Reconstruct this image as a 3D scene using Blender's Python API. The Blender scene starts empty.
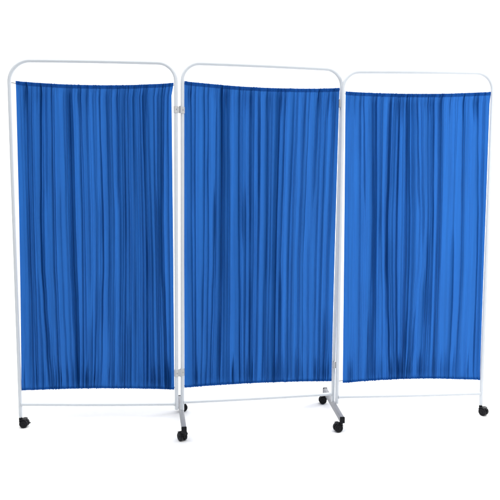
import bpy, bmesh, math, random
import numpy as np
from mathutils import Vector, Matrix

scene = bpy.context.scene
COL = scene.collection

# ------------------------------------------------------------------ camera
cam_data = bpy.data.cameras.new("camera")
cam_data.sensor_width = 36.0
cam_data.lens = 576.06 / 500.0 * 36.0
cam_data.clip_start = 0.05
cam_data.clip_end = 200.0
cam = bpy.data.objects.new("camera", cam_data)
COL.objects.link(cam)
cam.matrix_world = (Matrix.Translation((0, 0, 1.1321))
                    @ Matrix.Rotation(math.pi / 2 - 0.0933, 4, 'X')
                    @ Matrix.Rotation(0.005, 4, 'Z'))
scene.camera = cam

# ------------------------------------------------------------------ studio light
world = bpy.data.worlds.new("World")
scene.world = world
world.use_nodes = True
bg = world.node_tree.nodes["Background"]
bg.inputs[0].default_value = (0.97, 0.985, 1.0, 1)
bg.inputs[1].default_value = 0.08

def area(name, loc, target, sx, sy, power, color=(1, 1, 1)):
    d = bpy.data.lights.new(name, 'AREA')
    d.shape = 'RECTANGLE'
    d.size, d.size_y = sx, sy
    d.energy = power
    d.color = color
    o = bpy.data.objects.new(name, d)
    COL.objects.link(o)
    o.location = loc
    o.rotation_euler = (Vector(target) - Vector(loc)).to_track_quat('-Z', 'Y').to_euler()
    return o

area("softbox_key", (2.0, 1.75, 1.6), (0.9, 2.9, 1.0), 0.7, 1.7, 15)
area("softbox_overhead", (-0.7, 0.9, 4.6), (-0.7, 1.6, 0.0), 7.0, 2.6, 246)
area("softbox_backdrop", (1.3, 4.1, 5.0), (1.3, 7.2, 2.4), 11.0, 1.2, 430)
area("softbox_rim", (3.4, 5.0, 1.6), (0.75, 2.95, 0.95), 0.9, 1.9, 66)

scene.view_settings.view_transform = 'Standard'
scene.view_settings.look = 'None'
scene.view_settings.exposure = 0.17
scene.view_settings.gamma = 1.0
scene.view_settings.use_curve_mapping = False
scene.cycles.use_denoising = True
scene.cycles.max_bounces = 10
scene.cycles.diffuse_bounces = 5

# ------------------------------------------------------------------ materials
def new_mat(name):
    m = bpy.data.materials.new(name)
    m.use_nodes = True
    nt = m.node_tree
    nt.nodes.clear()
    out = nt.nodes.new("ShaderNodeOutputMaterial")
    return m, nt, out

def principled(name, color, rough, metallic=0.0, spec=0.5, coat=0.0,
               var=0.06, noise_scale=40.0, bump=0.0, bump_scale=300.0):
    m, nt, out = new_mat(name)
    b = nt.nodes.new("ShaderNodeBsdfPrincipled")
    b.inputs["Roughness"].default_value = rough
    b.inputs["Metallic"].default_value = metallic
    b.inputs["Specular IOR Level"].default_value = spec
    b.inputs["Coat Weight"].default_value = coat
    tc = nt.nodes.new("ShaderNodeTexCoord")
    n = nt.nodes.new("ShaderNodeTexNoise")
    n.inputs["Scale"].default_value = noise_scale
    n.inputs["Detail"].default_value = 5
    nt.links.new(tc.outputs["Object"], n.inputs["Vector"])
    r = nt.nodes.new("ShaderNodeValToRGB")
    r.color_ramp.elements[0].position = 0.3
    r.color_ramp.elements[1].position = 0.7
    r.color_ramp.elements[0].color = tuple(c * (1 - var) for c in color) + (1,)
    r.color_ramp.elements[1].color = tuple(min(1, c * (1 + var)) for c in color) + (1,)
    nt.links.new(n.outputs["Fac"], r.inputs["Fac"])
    nt.links.new(r.outputs["Color"], b.inputs["Base Color"])
    if bump:
        n2 = nt.nodes.new("ShaderNodeTexNoise")
        n2.inputs["Scale"].default_value = bump_scale
        nt.links.new(tc.outputs["Object"], n2.inputs["Vector"])
        bp = nt.nodes.new("ShaderNodeBump")
        bp.inputs["Strength"].default_value = bump
        bp.inputs["Distance"].default_value = 0.0005
        nt.links.new(n2.outputs["Fac"], bp.inputs["Height"])
        nt.links.new(bp.outputs["Normal"], b.inputs["Normal"])
    nt.links.new(b.outputs[0], out.inputs["Surface"])
    return m

M_BACK = principled("white_paper", (0.93, 0.93, 0.93), 0.9, spec=0.1, var=0.005, noise_scale=3)
M_TUBE = principled("white_powder_coat", (0.615, 0.65, 0.69), 0.32, spec=0.5, var=0.02,
                    noise_scale=25, bump=0.05, bump_scale=900)
M_HINGE = principled("grey_plastic", (0.53, 0.535, 0.535), 0.5, var=0.05)
M_FOOT = principled("grey_lacquered_steel", (0.25, 0.255, 0.275), 0.45, spec=0.5, var=0.04)
M_BLACK = principled("black_plastic", (0.006, 0.006, 0.008), 0.5, spec=0.18, var=0.25, noise_scale=90, bump=0.1)
M_TYRE = principled("black_rubber", (0.007, 0.007, 0.009), 0.5, spec=0.18, var=0.25, noise_scale=90, bump=0.15)
M_WIRE = principled("dark_wire", (0.05, 0.055, 0.07), 0.4, metallic=0.6, var=0.1)
M_STEEL = principled("zinc_steel", (0.45, 0.46, 0.48), 0.3, metallic=0.9, var=0.08)

def fabric_mat(name, through, leak):
    m, nt, out = new_mat(name)
    tc = nt.nodes.new("ShaderNodeTexCoord")
    # woven thread: very fine vertical and horizontal waves, faint dye variation
    mp = nt.nodes.new("ShaderNodeMapping")
    mp.inputs["Scale"].default_value = (70, 70, 3)
    nt.links.new(tc.outputs["Object"], mp.inputs["Vector"])
    n = nt.nodes.new("ShaderNodeTexNoise")
    n.inputs["Scale"].default_value = 1.0
    n.inputs["Detail"].default_value = 4
    nt.links.new(mp.outputs[0], n.inputs["Vector"])
    r = nt.nodes.new("ShaderNodeValToRGB")
    r.color_ramp.elements[0].position = 0.3
    r.color_ramp.elements[1].position = 0.7
    r.color_ramp.elements[0].color = (0.0036, 0.088, 0.340, 1)
    r.color_ramp.elements[1].color = (0.0046, 0.102, 0.385, 1)
    nt.links.new(n.outputs["Fac"], r.inputs["Fac"])
    b = nt.nodes.new("ShaderNodeBsdfPrincipled")
    b.inputs["Roughness"].default_value = 0.55
    b.inputs["Specular IOR Level"].default_value = 0.12
    b.inputs["Sheen Weight"].default_value = 0.08
    b.inputs["Sheen Roughness"].default_value = 0.4
    b.inputs["Sheen Tint"].default_value = (0.75, 0.85, 1, 1)
    nt.links.new(r.outputs["Color"], b.inputs["Base Color"])
    mp2 = nt.nodes.new("ShaderNodeMapping")
    mp2.inputs["Scale"].default_value = (900, 900, 900)
    nt.links.new(tc.outputs["Object"], mp2.inputs["Vector"])
    n2 = nt.nodes.new("ShaderNodeTexNoise")
    n2.inputs["Scale"].default_value = 1.0
    nt.links.new(mp2.outputs[0], n2.inputs["Vector"])
    bp = nt.nodes.new("ShaderNodeBump")
    bp.inputs["Strength"].default_value = 0.08
    bp.inputs["Distance"].default_value = 0.0004
    nt.links.new(n2.outputs["Fac"], bp.inputs["Height"])
    nt.links.new(bp.outputs["Normal"], b.inputs["Normal"])
    t = nt.nodes.new("ShaderNodeBsdfTranslucent")
    # light that has passed through the cloth comes out a touch paler than light thrown back by it
    pale = nt.nodes.new("ShaderNodeVectorMath")
    pale.operation = 'ADD'
    pale.inputs[1].default_value = (0.0150, 0.009, 0.0)
    nt.links.new(r.outputs["Color"], pale.inputs[0])
    nt.links.new(pale.outputs[0], t.inputs["Color"])
    mx = nt.nodes.new("ShaderNodeMixShader")
    mx.inputs[0].default_value = through
    nt.links.new(b.outputs[0], mx.inputs[1])
    nt.links.new(t.outputs[0], mx.inputs[2])
    # a little light slips straight between the threads of the thin weave
    tr = nt.nodes.new("ShaderNodeBsdfTransparent")
    mx2 = nt.nodes.new("ShaderNodeMixShader")
    mx2.inputs[0].default_value = leak
    nt.links.new(mx.outputs[0], mx2.inputs[1])
    nt.links.new(tr.outputs[0], mx2.inputs[2])
    nt.links.new(mx2.outputs[0], out.inputs["Surface"])
    return m
M_FAB = fabric_mat("blue_polyester", 0.71, 0.002)
M_HEM = fabric_mat("blue_hem_facing", 0.80, 0.38)

# ------------------------------------------------------------------ helpers
def link(name, mesh, mat, parent=None):
    o = bpy.data.objects.new(name, mesh)
    COL.objects.link(o)
    if mat:
        mesh.materials.append(mat)
    if parent:
        o.parent = parent
    return o

def from_bm(name, bm, mat, parent=None, smooth=True):
    bmesh.ops.recalc_face_normals(bm, faces=bm.faces)
    me = bpy.data.meshes.new(name)
    bm.to_mesh(me)
    bm.free()
    if smooth:
        for p in me.polygons:
            p.use_smooth = True
        me.set_sharp_from_angle(angle=math.radians(38))
    return link(name, me, mat, parent)

def add_tube(bm, pts, r, seg=20, cap=True, round_end=False):
    """sweep a circle along pts (parallel transport)"""
    pts = [Vector(p) for p in pts]
    n = len(pts)
    tang = []
    for i in range(n):
        a = pts[max(0, i - 1)]
        b = pts[min(n - 1, i + 1)]
        tang.append((b - a).normalized())
    ref = Vector((0, 1, 0)) if abs(tang[0].y) < 0.9 else Vector((1, 0, 0))
    u = (ref - tang[0] * ref.dot(tang[0])).normalized()
    rings = []
    for i in range(n):
        u = (u - tang[i] * u.dot(tang[i])).normalized()
        v = tang[i].cross(u)
        rings.append([bm.verts.new(pts[i] + (u * math.cos(2 * math.pi * k / seg) + v * math.sin(2 * math.pi * k / seg)) * r)
                      for k in range(seg)])
    for a, b in zip(rings, rings[1:]):
        for k in range(seg):
            bm.faces.new((a[k], a[(k + 1) % seg], b[(k + 1) % seg], b[k]))
    if cap:
        bm.faces.new(rings[0][::-1])
        bm.faces.new(rings[-1])

def add_lathe(bm, prof, mat4, seg=32):
    """prof: list of (radius, axial); revolved about local Z then transformed"""
    rings = []
    for r, z in prof:
        if r < 1e-6:
            rings.append([bm.verts.new(mat4 @ Vector((0, 0, z)))])
        else:
            rings.append([bm.verts.new(mat4 @ Vector((r * math.cos(2 * math.pi * k / seg), r * math.sin(2 * math.pi * k / seg), z)))
                          for k in range(seg)])
    for a, b in zip(rings, rings[1:]):
        for k in range(seg):
            k2 = (k + 1) % seg
            if len(a) == 1 and len(b) == 1:
                continue
            if len(a) == 1:
                bm.faces.new((a[0], b[k2], b[k]))
            elif len(b) == 1:
                bm.faces.new((a[k], a[k2], b[0]))
            else:
                bm.faces.new((a[k], a[k2], b[k2], b[k]))

def add_box(bm, size, mat4, bevel=0.0, seg=3):
    res = bmesh.ops.create_cube(bm, size=1.0, matrix=mat4 @ Matrix.Diagonal((*size, 1)))
    vs = set(res['verts'])
    if bevel:
        es = [e for e in bm.edges if e.verts[0] in vs and e.verts[1] in vs]
        bmesh.ops.bevel(bm, geom=es, offset=bevel, segments=seg, profile=0.5, affect='EDGES')

def T(x, y, z):
    return Matrix.Translation((x, y, z))

# ------------------------------------------------------------------ backdrop: one seamless white sweep
def backdrop():
    bm = bmesh.new()
    prof = [(-6.0, 0.0), (2.0, 0.0), (5.2, 0.0)]
    R, cy = 2.0, 5.2
    for i in range(1, 25):
        a = math.pi / 2 * i / 24
        prof.append((cy + R * math.sin(a), R - R * math.cos(a)))
    prof.append((cy + R, 8.0))
    xs = [-14, -7, 0, 7, 14]
    rows = [[bm.verts.new((x, y, z)) for x in xs] for y, z in prof]
    for a, b in zip(rows, rows[1:]):
        for k in range(len(xs) - 1):
            bm.faces.new((a[k], a[k + 1], b[k + 1], b[k]))
    o = from_bm("floor", bm, M_BACK)
    o["kind"] = "structure"
    o["label"] = "plain white seamless studio floor and backdrop"
backdrop()

# ------------------------------------------------------------------ the screen
HB = 0.115          # axis of the lower rail
HT = HB + 1.63      # axis of the top rail
RT = 0.0088         # tube radius
BAR_TOP = 0.080

screen = bpy.data.objects.new("folding_screen", None)
COL.objects.link(screen)
screen["label"] = "three-panel folding privacy screen with blue gathered curtains, white tube frames and black castors"
screen["category"] = "privacy screen"

# (base x, base y, sideways lean at the top) for each post, from the left
POSTS = [(-1.1170, 2.7282, -0.0013), (-0.3563, 2.7433, 0.0075),
         (-0.3298, 2.7590, 0.0102), (0.4315, 2.8894, 0.0155),
         (0.4483, 2.8656, 0.0017), (1.2116, 2.9271, -0.0100)]
ZOFF = [0.0, 0.0036, -0.0036]

def lean_x(i, z, zo):
    """world x offset of post i at height z"""
    return POSTS[i][2] * (z - HB - zo) / (HT - HB)

PANELS = []
for k in range(3):
    a, b = POSTS[2 * k], POSTS[2 * k + 1]
    A, B = Vector((a[0], a[1], 0)), Vector((b[0], b[1], 0))
    PANELS.append((A, B, (B - A).normalized(), (B - A).length))

def panel_point(k, s, z, off=0.0):
    """s along the panel in metres from the left post (s may be fractional of width), z height, off towards the back"""
    A, B, d, W = PANELS[k]
    f = s / W
    lx = lean_x(2 * k, z, ZOFF[k]) * (1 - f) + lean_x(2 * k + 1, z, ZOFF[k]) * f
    nrm = Vector((-d.y, d.x, 0))
    p = A + d * (s + lx) + nrm * off
    return Vector((p.x, p.y, z))

CORNER = [(0.098, 0.082), (0.082, 0.082), (0.082, 0.084)]
TOP_DZ = [(0.005, 0.0), (0.002, 0.002), (-0.005, 0.003)]
END_Z = [(0.052, 0.088), (0.080, 0.078), (0.078, 0.052)]

def frame(k):
    A, B, d, W = PANELS[k]
    zt, zb = HT + ZOFF[k], HB + ZOFF[k]
    rl, rr = CORNER[k]
    ta, tb = zt + TOP_DZ[k][0], zt + TOP_DZ[k][1]
    pts = []
    n = 14
    for i in range(n):
        pts.append(panel_point(k, 0, END_Z[k][0] + (ta - rl - END_Z[k][0]) * i / n))
    for i in range(17):
        t = math.pi / 2 * i / 16
        pts.append(panel_point(k, rl - rl * math.cos(t), ta - rl + rl * math.sin(t)))
    for i in range(1, n):
        s = rl + (W - rr - rl) * i / n
        sag = 0.0015 * math.sin(math.pi * i / n)
        pts.append(panel_point(k, s, ta + (tb - ta) * i / n + sag))
    for i in range(17):
        t = math.pi / 2 * (1 - i / 16)
        pts.append(panel_point(k, W - rr + rr * math.cos(t), tb - rr + rr * math.sin(t)))
    for i in range(1, n + 1):
        pts.append(panel_point(k, W, tb - rr + (END_Z[k][1] - tb + rr) * i / n))
    bm = bmesh.new()
    add_tube(bm, pts, RT, seg=24)
    fr = from_bm("frame", bm, M_TUBE, screen)
    # lower rail with coped, welded ends
    bm = bmesh.new()
    add_tube(bm, [panel_point(k, RT * 0.6 + (W - RT * 1.2) * i / 12, zb - 0.002 * math.sin(math.pi * i / 12)) for i in range(13)],
             0.0076, seg=20)
    for s0, sg in ((RT * 0.75, 1), (W - RT * 0.75, -1)):
        p = panel_point(k, s0, zb)
        ax = (d * sg).to_track_quat('Z', 'Y').to_matrix().to_4x4()
        add_lathe(bm, [(0.0104, 0.0), (0.0100, 0.003), (0.0086, 0.007), (0.0077, 0.011)], T(*p) @ ax, seg=20)
    from_bm("lower_rail", bm, M_TUBE, fr)
    return fr

# ---------------------------------------------------------------- curtains
def smooth_noise(rng, x, n):
    """1-D smooth value noise, about n cells over [0,1]"""
    vals = rng.uniform(-1, 1, n + 3)
    t = np.clip(x, -0.02, 1.02) * n + 1
    i = np.clip(np.floor(t).astype(int), 0, n + 1)
    f = t - i
    f = f * f * (3 - 2 * f)
    return vals[i] * (1 - f) + vals[i + 1] * f

def noise2(rng, u, v, nu, nv):
    vals = rng.uniform(-1, 1, (nu + 3, nv + 3))
    a = np.clip(u, 0, 1) * nu
    b = np.clip(v, 0, 1) * nv
    i = np.clip(np.floor(a).astype(int), 0, nu)
    j = np.clip(np.floor(b).astype(int), 0, nv)
    f = a - i
    g = b - j
    f = f * f * (3 - 2 * f)
    g = g * g * (3 - 2 * g)
    return ((vals[i, j] * (1 - f) + vals[i + 1, j] * f) * (1 - g)
            + (vals[i, j + 1] * (1 - f) + vals[i + 1, j + 1] * f) * g)

def pleats(rng, u, v, n, irregular, amp_var, nv, sharp):
    """irregular pleats: rounded ridges between sharp valleys, each swelling and fading down its length"""
    w = np.exp(rng.uniform(-irregular, irregular, n))
    edges = np.concatenate([[0], np.cumsum(w)]) / w.sum()
    amp = rng.uniform(1 - amp_var, 1, n)
    amp_tab = rng.uniform(0.35, 1.0, (n, nv + 2))
    uu = np.clip(u, 0, 0.99999)
    idx = np.clip(np.searchsorted(edges, uu, side='right') - 1, 0, n - 1)
    t = (uu - edges[idx]) / (edges[idx + 1] - edges[idx])
    skew = rng.uniform(0.75, 1.35, n)[idx]
    t = t ** skew
    b = np.clip(v, 0, 1) * nv
    j = np.clip(np.floor(b).astype(int), 0, nv)
    g = b - j
    g = g * g * (3 - 2 * g)
    a = amp_tab[idx, j] * (1 - g) + amp_tab[idx, j + 1] * g
    width = (edges[idx + 1] - edges[idx]) * n
    return np.sin(np.pi * t) ** sharp * amp[idx] * a * np.sqrt(width)

# gap between post axis and curtain edge: (v from bottom 0 to top 1 -> metres) left, right; z of corners & sag
CURT = [dict(seed=11, sparse=[-.1, -.6, -.5, .2, .2, -.6, -.2, .2], gl=[(0, .008), (.3, .017), (.6, .024), (1, .0285)], gr=[(0, .011), (.5, .0145), (.96, .020), (1, .0095)],
             zl=HT - .0865, zr=HT - .089, sag=.0155, bl=HB + .070, br=HB + .073, up=.0085),
        dict(seed=23, sparse=[.1, .3, -.3, -.9, -.8, .1, .6, .5], gl=[(0, .010), (.5, .0085), (.96, .006), (1, .0095)], gr=[(0, .0095), (.5, .011), (1, .0100)],
             zl=HT - .0800, zr=HT - .0845, sag=.016, bl=HB + .073, br=HB + .068, up=.0085),
        dict(seed=37, sparse=[.1, -.4, -.7, -.6, .0, .4, .6, .4], gl=[(0, .029), (.5, .021), (1, .012)], gr=[(0, .0090), (.5, .0115), (.96, .0130), (1, .0085)],
             zl=HT - .099, zr=HT - .0875, sag=.011, bl=HB + .073, br=HB + .072, up=.015)]

def tucks(k):
    """the sharp creases of a gathered curtain: where they lie on the cloth, how wide, how they wander and deepen down its length"""
    rng = np.random.default_rng(CURT[k]['seed'] + 5)
    sparse = np.array(CURT[k]['sparse'])
    c, x = [], 0.012 + 0.02 * rng.random()
    while x < 0.985:
        c.append(x)
        x += rng.choice([0.0085, 0.0135, 0.023, 0.038], p=[0.34, 0.32, 0.24, 0.10]) * rng.uniform(0.85, 1.25) * np.exp(0.62 * np.interp(x, np.linspace(0, 1, 8), sparse))
    c = np.array(c)
    n = len(c)
    sig = rng.uniform(0.0010, 0.0019, n) * (1 + 0.2 * np.interp(c, np.linspace(0, 1, 8), sparse))
    side = rng.choice([-1.0, 1.0], n)
    nv = 7
    strength = rng.choice([0.2, 0.6, 1.0, 1.3], n, p=[.26, .16, .30, .28])[:, None] * rng.uniform(0.78, 1.18, (n, nv + 1))
    strength *= (1 + 0.12 * np.interp(c, np.linspace(0, 1, 8), sparse))[:, None]
    gate = rng.random(n)
    for q in range(n):                     # some creases start or die part of the way down
        if gate[q] < 0.10:
            cut = rng.integers(2, 6)
            strength[q, :cut] *= 0.25
        elif gate[q] < 0.20:
            cut = rng.integers(2, 6)
            strength[q, cut:] *= 0.25
    space = np.minimum(np.diff(c, prepend=0), np.diff(c, append=1))
    walk = np.cumsum(rng.uniform(-1, 1, (n, nv + 1)), axis=1)
    walk = walk - walk[:, 3:4]
    off = walk * np.minimum(space, 0.02)[:, None] * 0.21
    drift = np.stack([np.interp(c, np.linspace(0, 1, 7), rng.uniform(-1, 1, 7)) for _ in range(3)], 1)   # neighbours lean together
    vv = np.linspace(0, 1, nv + 1)
    off = off + 0.026 * np.stack([np.interp(vv, [0, .5, 1], d) for d in drift]) * np.clip(np.minimum(c, 1 - c) / .06, 0, 1)[:, None]
    # short extra gathers that only live next to the heading and the bottom hem
    m = 46
    c2 = np.sort(rng.uniform(0.02, 0.98, m))
    s2 = np.zeros((m, nv + 1))
    at_top = rng.random(m) < 0.35
    s2[at_top, nv] = rng.uniform(0.7, 1.2, at_top.sum())
    s2[~at_top, 0] = rng.uniform(0.8, 1.4, (~at_top).sum())
    off2 = np.stack([np.interp(c2, c, off[:, r]) for r in range(nv + 1)], 1)
    c = np.concatenate([c, c2])
    order = np.argsort(c)
    return (c[order], np.concatenate([sig, rng.uniform(0.0010, 0.0017, m)])[order], np.concatenate([side, rng.choice([-1.0, 1.0], m)])[order],
            np.concatenate([strength, s2])[order], np.concatenate([off, off2])[order], nv)

def along(tab, v, nv):
    """smooth interpolation of table rows along v"""
    b = np.clip(v, 0, 1) * nv
    j = np.clip(np.floor(b).astype(int), 0, nv - 1)
    g = b - j
    g = g * g * (3 - 2 * g)
    return tab[:, j] * (1 - g) + tab[:, j + 1] * g          # (n tucks, rows)

def cloth_columns(k):
    c, sig, *_ = tucks(k)
    us = [np.linspace(0, 1, 420)]
    for a, s_ in zip(c, sig):
        us.append(a + s_ * np.linspace(-3.2, 3.2, 33))
    us = np.unique(np.round(np.concatenate(us), 6))
    return us[(us >= 0) & (us <= 1)]

def curtain_fields(k, us, vs):
    """cloth coordinates (us along the gathers, vs upwards) -> distance along the panel, height, depth towards the viewer"""
    c_ = CURT[k]
    A, B, d, W = PANELS[k]
    U, V = np.meshgrid(us, vs)
    rng = np.random.default_rng(c_['seed'])
    c, sig, side, strength, off, nv = tucks(k)
    pin = np.clip((1 - V) / 0.035, 0, 1) ** 0.7 * np.clip(V / 0.03, 0, 1) ** 0.7
    pin1 = pin[:, 0]
    st = along(strength, vs, nv)
    of = along(off, vs, nv)
    Uw = np.empty_like(U)
    cc = np.concatenate([[0], c, [1]])
    for r in range(len(vs)):
        o = np.concatenate([[0], of[:, r], [0]])
        Uw[r] = us + np.interp(us, cc, o)
    D = np.zeros_like(U)
    fold = np.zeros_like(U)
    for q in range(len(c)):
        tau = (us - c[q]) / sig[q]
        near = np.abs(tau) < 9
        t = tau[near]
        a = (4.9 * st[q] * (0.30 + 0.70 * pin1))[:, None]
        fold[:, near] -= a * sig[q] * (t * np.exp(-t * t / 2))[None]
        D[:, near] -= side[q] * (0.0029 * st[q] * (0.25 + 0.75 * pin1))[:, None] * (t * np.exp(-t * t / 7))[None]
        D[:, near] -= (0.0036 * st[q] * pin1)[:, None] * np.exp(-t * t / 9)[None]
    edge = np.clip(np.minimum(U, 1 - U) / 0.03, 0, 1)
    rng2 = np.random.default_rng(c_['seed'] + 1)
    soft = pleats(rng2, Uw, V, 15, 0.5, 0.6, 3, 1.3)
    mid = pleats(rng2, Uw + 0.004 * noise2(rng2, U, V, 9, 3) * edge, V, 40, 0.6, 0.9, 5, 1.4)
    fine = pleats(rng2, Uw + 0.002 * noise2(rng2, U, V, 30, 6) * edge, V, 92, 0.6, 0.85, 8, 1.2)
    broad = noise2(rng2, U, V, 6, 3)
    top = np.exp(-(1 - V) / 0.07)
    bot = np.exp(-V / 0.07)
    D = D + (soft * 0.0100 * (0.15 + 0.85 * pin) + mid * 0.0018 * (0.6 + 0.4 * pin)
             + fine * (0.0003 + 0.0040 * top + 0.0058 * bot) + broad * 0.005 * pin)
    D = D - 0.003 * pin
    ch = np.clip((V - 0.988) / 0.012, 0, 1)
    D = D + 0.0045 * np.sqrt(np.clip(1 - (2 * ch - 1) ** 2, 0, 1)) * (V > 0.988) * (1 + 0.5 * fine)
    D = D * (0.25 + 0.75 * edge)
    zt = c_['zl'] * (1 - U) + c_['zr'] * U - c_['sag'] * np.sin(np.pi * np.clip(U, 0, 1)) ** 0.8 + ZOFF[k]
    zb = c_['bl'] * (1 - U) + c_['br'] * U + c_['up'] * np.sin(np.pi * np.clip(U, 0, 1)) ** 0.9 + ZOFF[k]
    zt = zt + 0.0010 * fine * (V > .9)
    zb = zb - 0.0010 * fine * (V < .1)
    Z = zb + (zt - zb) * V
    gl = np.interp(V, *zip(*c_['gl']))
    gr = np.interp(V, *zip(*c_['gr']))
    S = gl + (W - gl - gr) * np.clip(Uw + fold, 0, 1)
    return S, Z, D

def curtain_mesh(name, k, us, vs, back=0.0):
    S, Z, D = curtain_fields(k, us, vs)
    A, B, d, W = PANELS[k]
    zo = ZOFF[k]
    f = S / W
    lz = (Z - HB - zo) / (HT - HB)
    lx = POSTS[2 * k][2] * lz * (1 - f) + POSTS[2 * k + 1][2] * lz * f
    off = -D + back
    X = A.x + d.x * (S + lx) - d.y * off
    Y = A.y + d.y * (S + lx) + d.x * off
    co = np.stack([X, Y, Z], -1).reshape(-1, 3).astype(np.float32)
    nv, nu = S.shape
    i = np.arange(nv * nu).reshape(nv, nu)
    q = np.stack([i[:-1, :-1], i[:-1, 1:], i[1:, 1:], i[1:, :-1]], -1).reshape(-1, 4)
    me = bpy.data.meshes.new(name)
    me.vertices.add(len(co))
    me.vertices.foreach_set("co", co.ravel())
    me.loops.add(q.size)
    me.loops.foreach_set("vertex_index", q.ravel().astype(np.int32))
    me.polygons.add(len(q))
    me.polygons.foreach_set("loop_start", (np.arange(len(q)) * 4).astype(np.int32))
    me.polygons.foreach_set("loop_total", np.full(len(q), 4, np.int32))
    me.polygons.foreach_set("use_smooth", np.ones(len(q), bool))
    me.update()
    me.validate()
    return me

def curtain(k):
    us = cloth_columns(k)
    vs = np.concatenate([np.linspace(0, .12, 32)[:-1], np.linspace(.12, .88, 60)[:-1], np.linspace(.88, .986, 26)[:-1], np.linspace(.986, 1, 14)])
    cu = link("curtain", curtain_mesh("curtain", k, us, vs), M_FAB, screen)
    # turned-over cloth behind the top and the bottom edge
    link("hem", curtain_mesh("hem", k, us, np.linspace(0.9885, 0.9995, 10), 0.0022), M_HEM, cu)
    link("hem", curtain_mesh("hem", k, us, np.linspace(0.0005, 0.0075, 8), 0.0022), M_HEM, cu)
    # draw wires hooked to the posts
    A, B, d, W = PANELS[k]
    for vv in (0.993, 0.006):
        u2 = np.linspace(0, 1, 40)
        S, Z, D = (f[0] for f in curtain_fields(k, u2, np.array([vv])))
        pts = [panel_point(k, RT * 0.9, Z[0] + 0.0015, 0.0)]
        pts += [panel_point(k, S[i], Z[i], 0.0075) for i in range(40)]
        pts += [panel_point(k, W - RT * 0.9, Z[-1] + 0.0015, 0.0)]
        bm = bmesh.new()
        add_tube(bm, pts, 0.0015, seg=8)
        from_bm("wire", bm, M_WIRE, cu)

for k in range(3):
    frame(k)
for k in range(3):
    curtain(k)

# ---------------------------------------------------------------- hinges
def post_at(i, z):
    k = i // 2
    A, B, d, W = PANELS[k]
    return panel_point(k, 0 if i % 2 == 0 else W, z)

def hinge(i, z, h, sleeves=True):
    a, b = post_at(i, z), post_at(i + 1, z)
    v = b - a
    v.z = 0
    L = v.length
    x = v.normalized()
    y = Vector((-x.y, x.x, 0))
    M = Matrix((x.to_4d(), y.to_4d(), Vector((0, 0, 1, 0)), Vector((0, 0, 0, 1)))).transposed()
    M[0][3], M[1][3], M[2][3] = a.x, a.y, z
    M[3][0] = M[3][1] = M[3][2] = 0
    M[3][3] = 1
    bm = bmesh.new()
    for s in (0, L) if sleeves else ():   # sleeves round both posts
        add_lathe(bm, [(RT + .0003, -h / 2), (RT + .0020, -h / 2 + .0008), (RT + .0020, h / 2 - .0008), (RT + .0003, h / 2)], M @ T(s, 0, 0), seg=28)
    add_box(bm, (max(L - 2 * RT + .002, .009), 0.011, h * 0.98), M @ T(L / 2, -0.003 if sleeves else -0.009, 0), 0.001)
    hg = from_bm("hinge", bm, M_HINGE, screen)
    bm = bmesh.new()
    add_lathe(bm, [(0, -h / 2 - .001), (.0026, -h / 2 - .001), (.0026, h / 2 + .001), (.0032, h / 2 + .001), (.0028, h / 2 + .003), (0, h / 2 + .0035)],
              M @ T(L / 2, -0.0085 if sleeves else -0.0145, 0), seg=14)
    from_bm("hinge_pin", bm, M_STEEL, hg)
    for s in (0, L) if sleeves else ():
        bm = bmesh.new()
        add_lathe(bm, [(0, .0022), (.0026, .0016), (.0030, 0)], M @ T(s, -(RT + .0018), 0) @ Matrix.Rotation(math.pi / 2, 4, 'X'), seg=12)
        from_bm("screw", bm, M_STEEL, hg)

hinge(1, 1.533, 0.031)
hinge(1, 0.271, 0.036)
hinge(3, 1.585, 0.036, False)
hinge(3, 0.277, 0.034, False)

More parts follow.
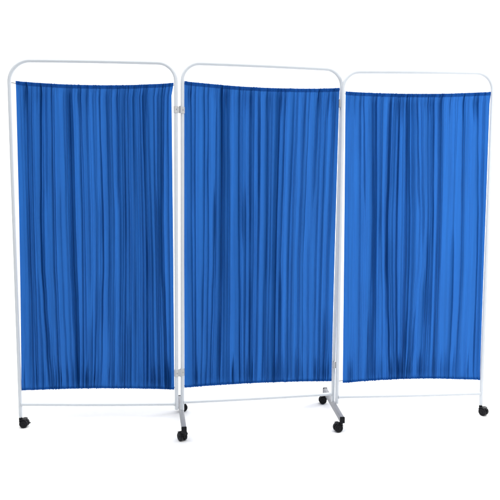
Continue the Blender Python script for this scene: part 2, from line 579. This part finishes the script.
# ---------------------------------------------------------------- castors
WR = 0.0207
def caster(x, y, heading, top, brake=False, name="caster"):
    """twin-wheel castor; wheels trail the stem in direction heading (radians)"""
    root = bpy.data.objects.new(name, None)
    COL.objects.link(root)
    root.parent = screen
    M = T(x, y, 0) @ Matrix.Rotation(heading, 4, 'Z')
    tx = 0.0165
    # hood: curved shell between and over the wheels with the stem boss
    bm = bmesh.new()
    n = 18
    prof = []
    for i in range(n + 1):
        a = math.radians(-25 + 205 * i / n)
        prof.append((tx + (WR + .0022) * math.cos(a), WR + (WR + .0022) * math.sin(a)))
    for (w0, rad) in ((0.0042, 1.0),):
        vs0 = [bm.verts.new(M @ Vector((px, -w0, max(pz, .004)))) for px, pz in prof]
        vs1 = [bm.verts.new(M @ Vector((px, w0, max(pz, .004)))) for px, pz in prof]
        bm.faces.new(vs0)
        bm.faces.new(vs1[::-1])
        m = len(prof)
        for i in range(m):
            bm.faces.new((vs0[i], vs1[i], vs1[(i + 1) % m], vs0[(i + 1) % m]))
    # fender strip over both wheels
    n2 = 14
    outer, inner = [], []
    for i in range(n2 + 1):
        a = math.radians(62 + 88 * i / n2)
        outer.append((tx + (WR + .0032) * math.cos(a), WR + (WR + .0032) * math.sin(a)))
        inner.append((tx + (WR + .0012) * math.cos(a), WR + (WR + .0012) * math.sin(a)))
    hw = 0.0190
    rows = []
    for (px, pz), (qx, qz) in zip(outer, inner):
        rows.append([bm.verts.new(M @ Vector((px, -hw, pz - .0012))), bm.verts.new(M @ Vector((px, -hw * .8, pz))),
                     bm.verts.new(M @ Vector((px, hw * .8, pz))), bm.verts.new(M @ Vector((px, hw, pz - .0012))),
                     bm.verts.new(M @ Vector((qx, hw, qz - .0012))), bm.verts.new(M @ Vector((qx, -hw, qz - .0012)))])
    for a, b in zip(rows, rows[1:]):
        for i in range(6):
            j = (i + 1) % 6
            bm.faces.new((a[i], a[j], b[j], b[i]))
    bm.faces.new(rows[0])
    bm.faces.new(rows[-1][::-1])
    add_lathe(bm, [(0, .030), (.0085, .030), (.0090, .044), (.0075, .0475), (0, .048)], M @ T(0, 0, 0), seg=24)
    from_bm("hood", bm, M_BLACK, root)
    bm = bmesh.new()
    add_lathe(bm, [(0, .046), (.0048, .046), (.0048, top), (0, top)], M, seg=18)
    from_bm("stem", bm, M_STEEL, root)
    for sgn in (-1, 1):
        bm = bmesh.new()
        ax = M @ T(tx, sgn * 0.0058, WR) @ Matrix.Rotation(-sgn * math.pi / 2, 4, 'X')
        add_lathe(bm, [(0, 0), (WR - .001, 0), (WR, .0015), (WR, .0085), (WR - .0012, .0108), (WR - .0045, .0128), (WR - .0065, .0132),
                       (WR - .0075, .0122), (.007, .0116), (.006, .0134), (.0035, .0142), (0, .0143)], ax, seg=40)
        from_bm("wheel", bm, M_TYRE, root)
    if brake:      # brake pedal at the trailing end
        bm = bmesh.new()
        add_box(bm, (0.009, 0.012, 0.0042), M @ T(tx + WR + .0045, 0, WR + .001) @ Matrix.Rotation(math.radians(18), 4, 'Y'), 0.0014)
        from_bm("brake_pedal", bm, M_BLACK, root)
    return root

def foot(cx, cy, dirx, head_front, head_rear):
    f = Vector((dirx, -1, 0)).normalized()      # towards the front
    s = Vector((-f.y, f.x, 0))
    M = Matrix(((f.x, s.x, 0, cx), (f.y, s.y, 0, cy), (0, 0, 1, 0), (0, 0, 0, 1)))
    L, h, w = 0.418, 0.030, 0.0225
    bm = bmesh.new()
    add_box(bm, (L, w, h), M @ T(0, 0, BAR_TOP - h / 2), 0.006, 4)
    ft = from_bm("foot", bm, M_FOOT, screen)
    for e in (-1, 1):
        bm = bmesh.new()
        add_box(bm, (0.008, w + .0014, h + .0014), M @ T(e * (L / 2 + .0035), 0, BAR_TOP - h / 2), 0.0034, 4)
        from_bm("end_cap", bm, M_BLACK, ft)
    for e, hd in ((1, head_front), (-1, head_rear)):
        p = M @ Vector((e * (L / 2 - .021), 0, 0))
        caster(p.x, p.y, hd, 0.054)

foot(-0.333, 2.757, 0.17, math.radians(124), math.radians(30))
foot(0.433, 2.887, 0.066, math.radians(195), math.radians(175))
# outer posts end on their own castor
pl = post_at(0, 0.05)
caster(pl.x, pl.y, math.radians(2), 0.060, True)
pr = post_at(5, 0.05)
caster(pr.x, pr.y, math.radians(-52), 0.060)
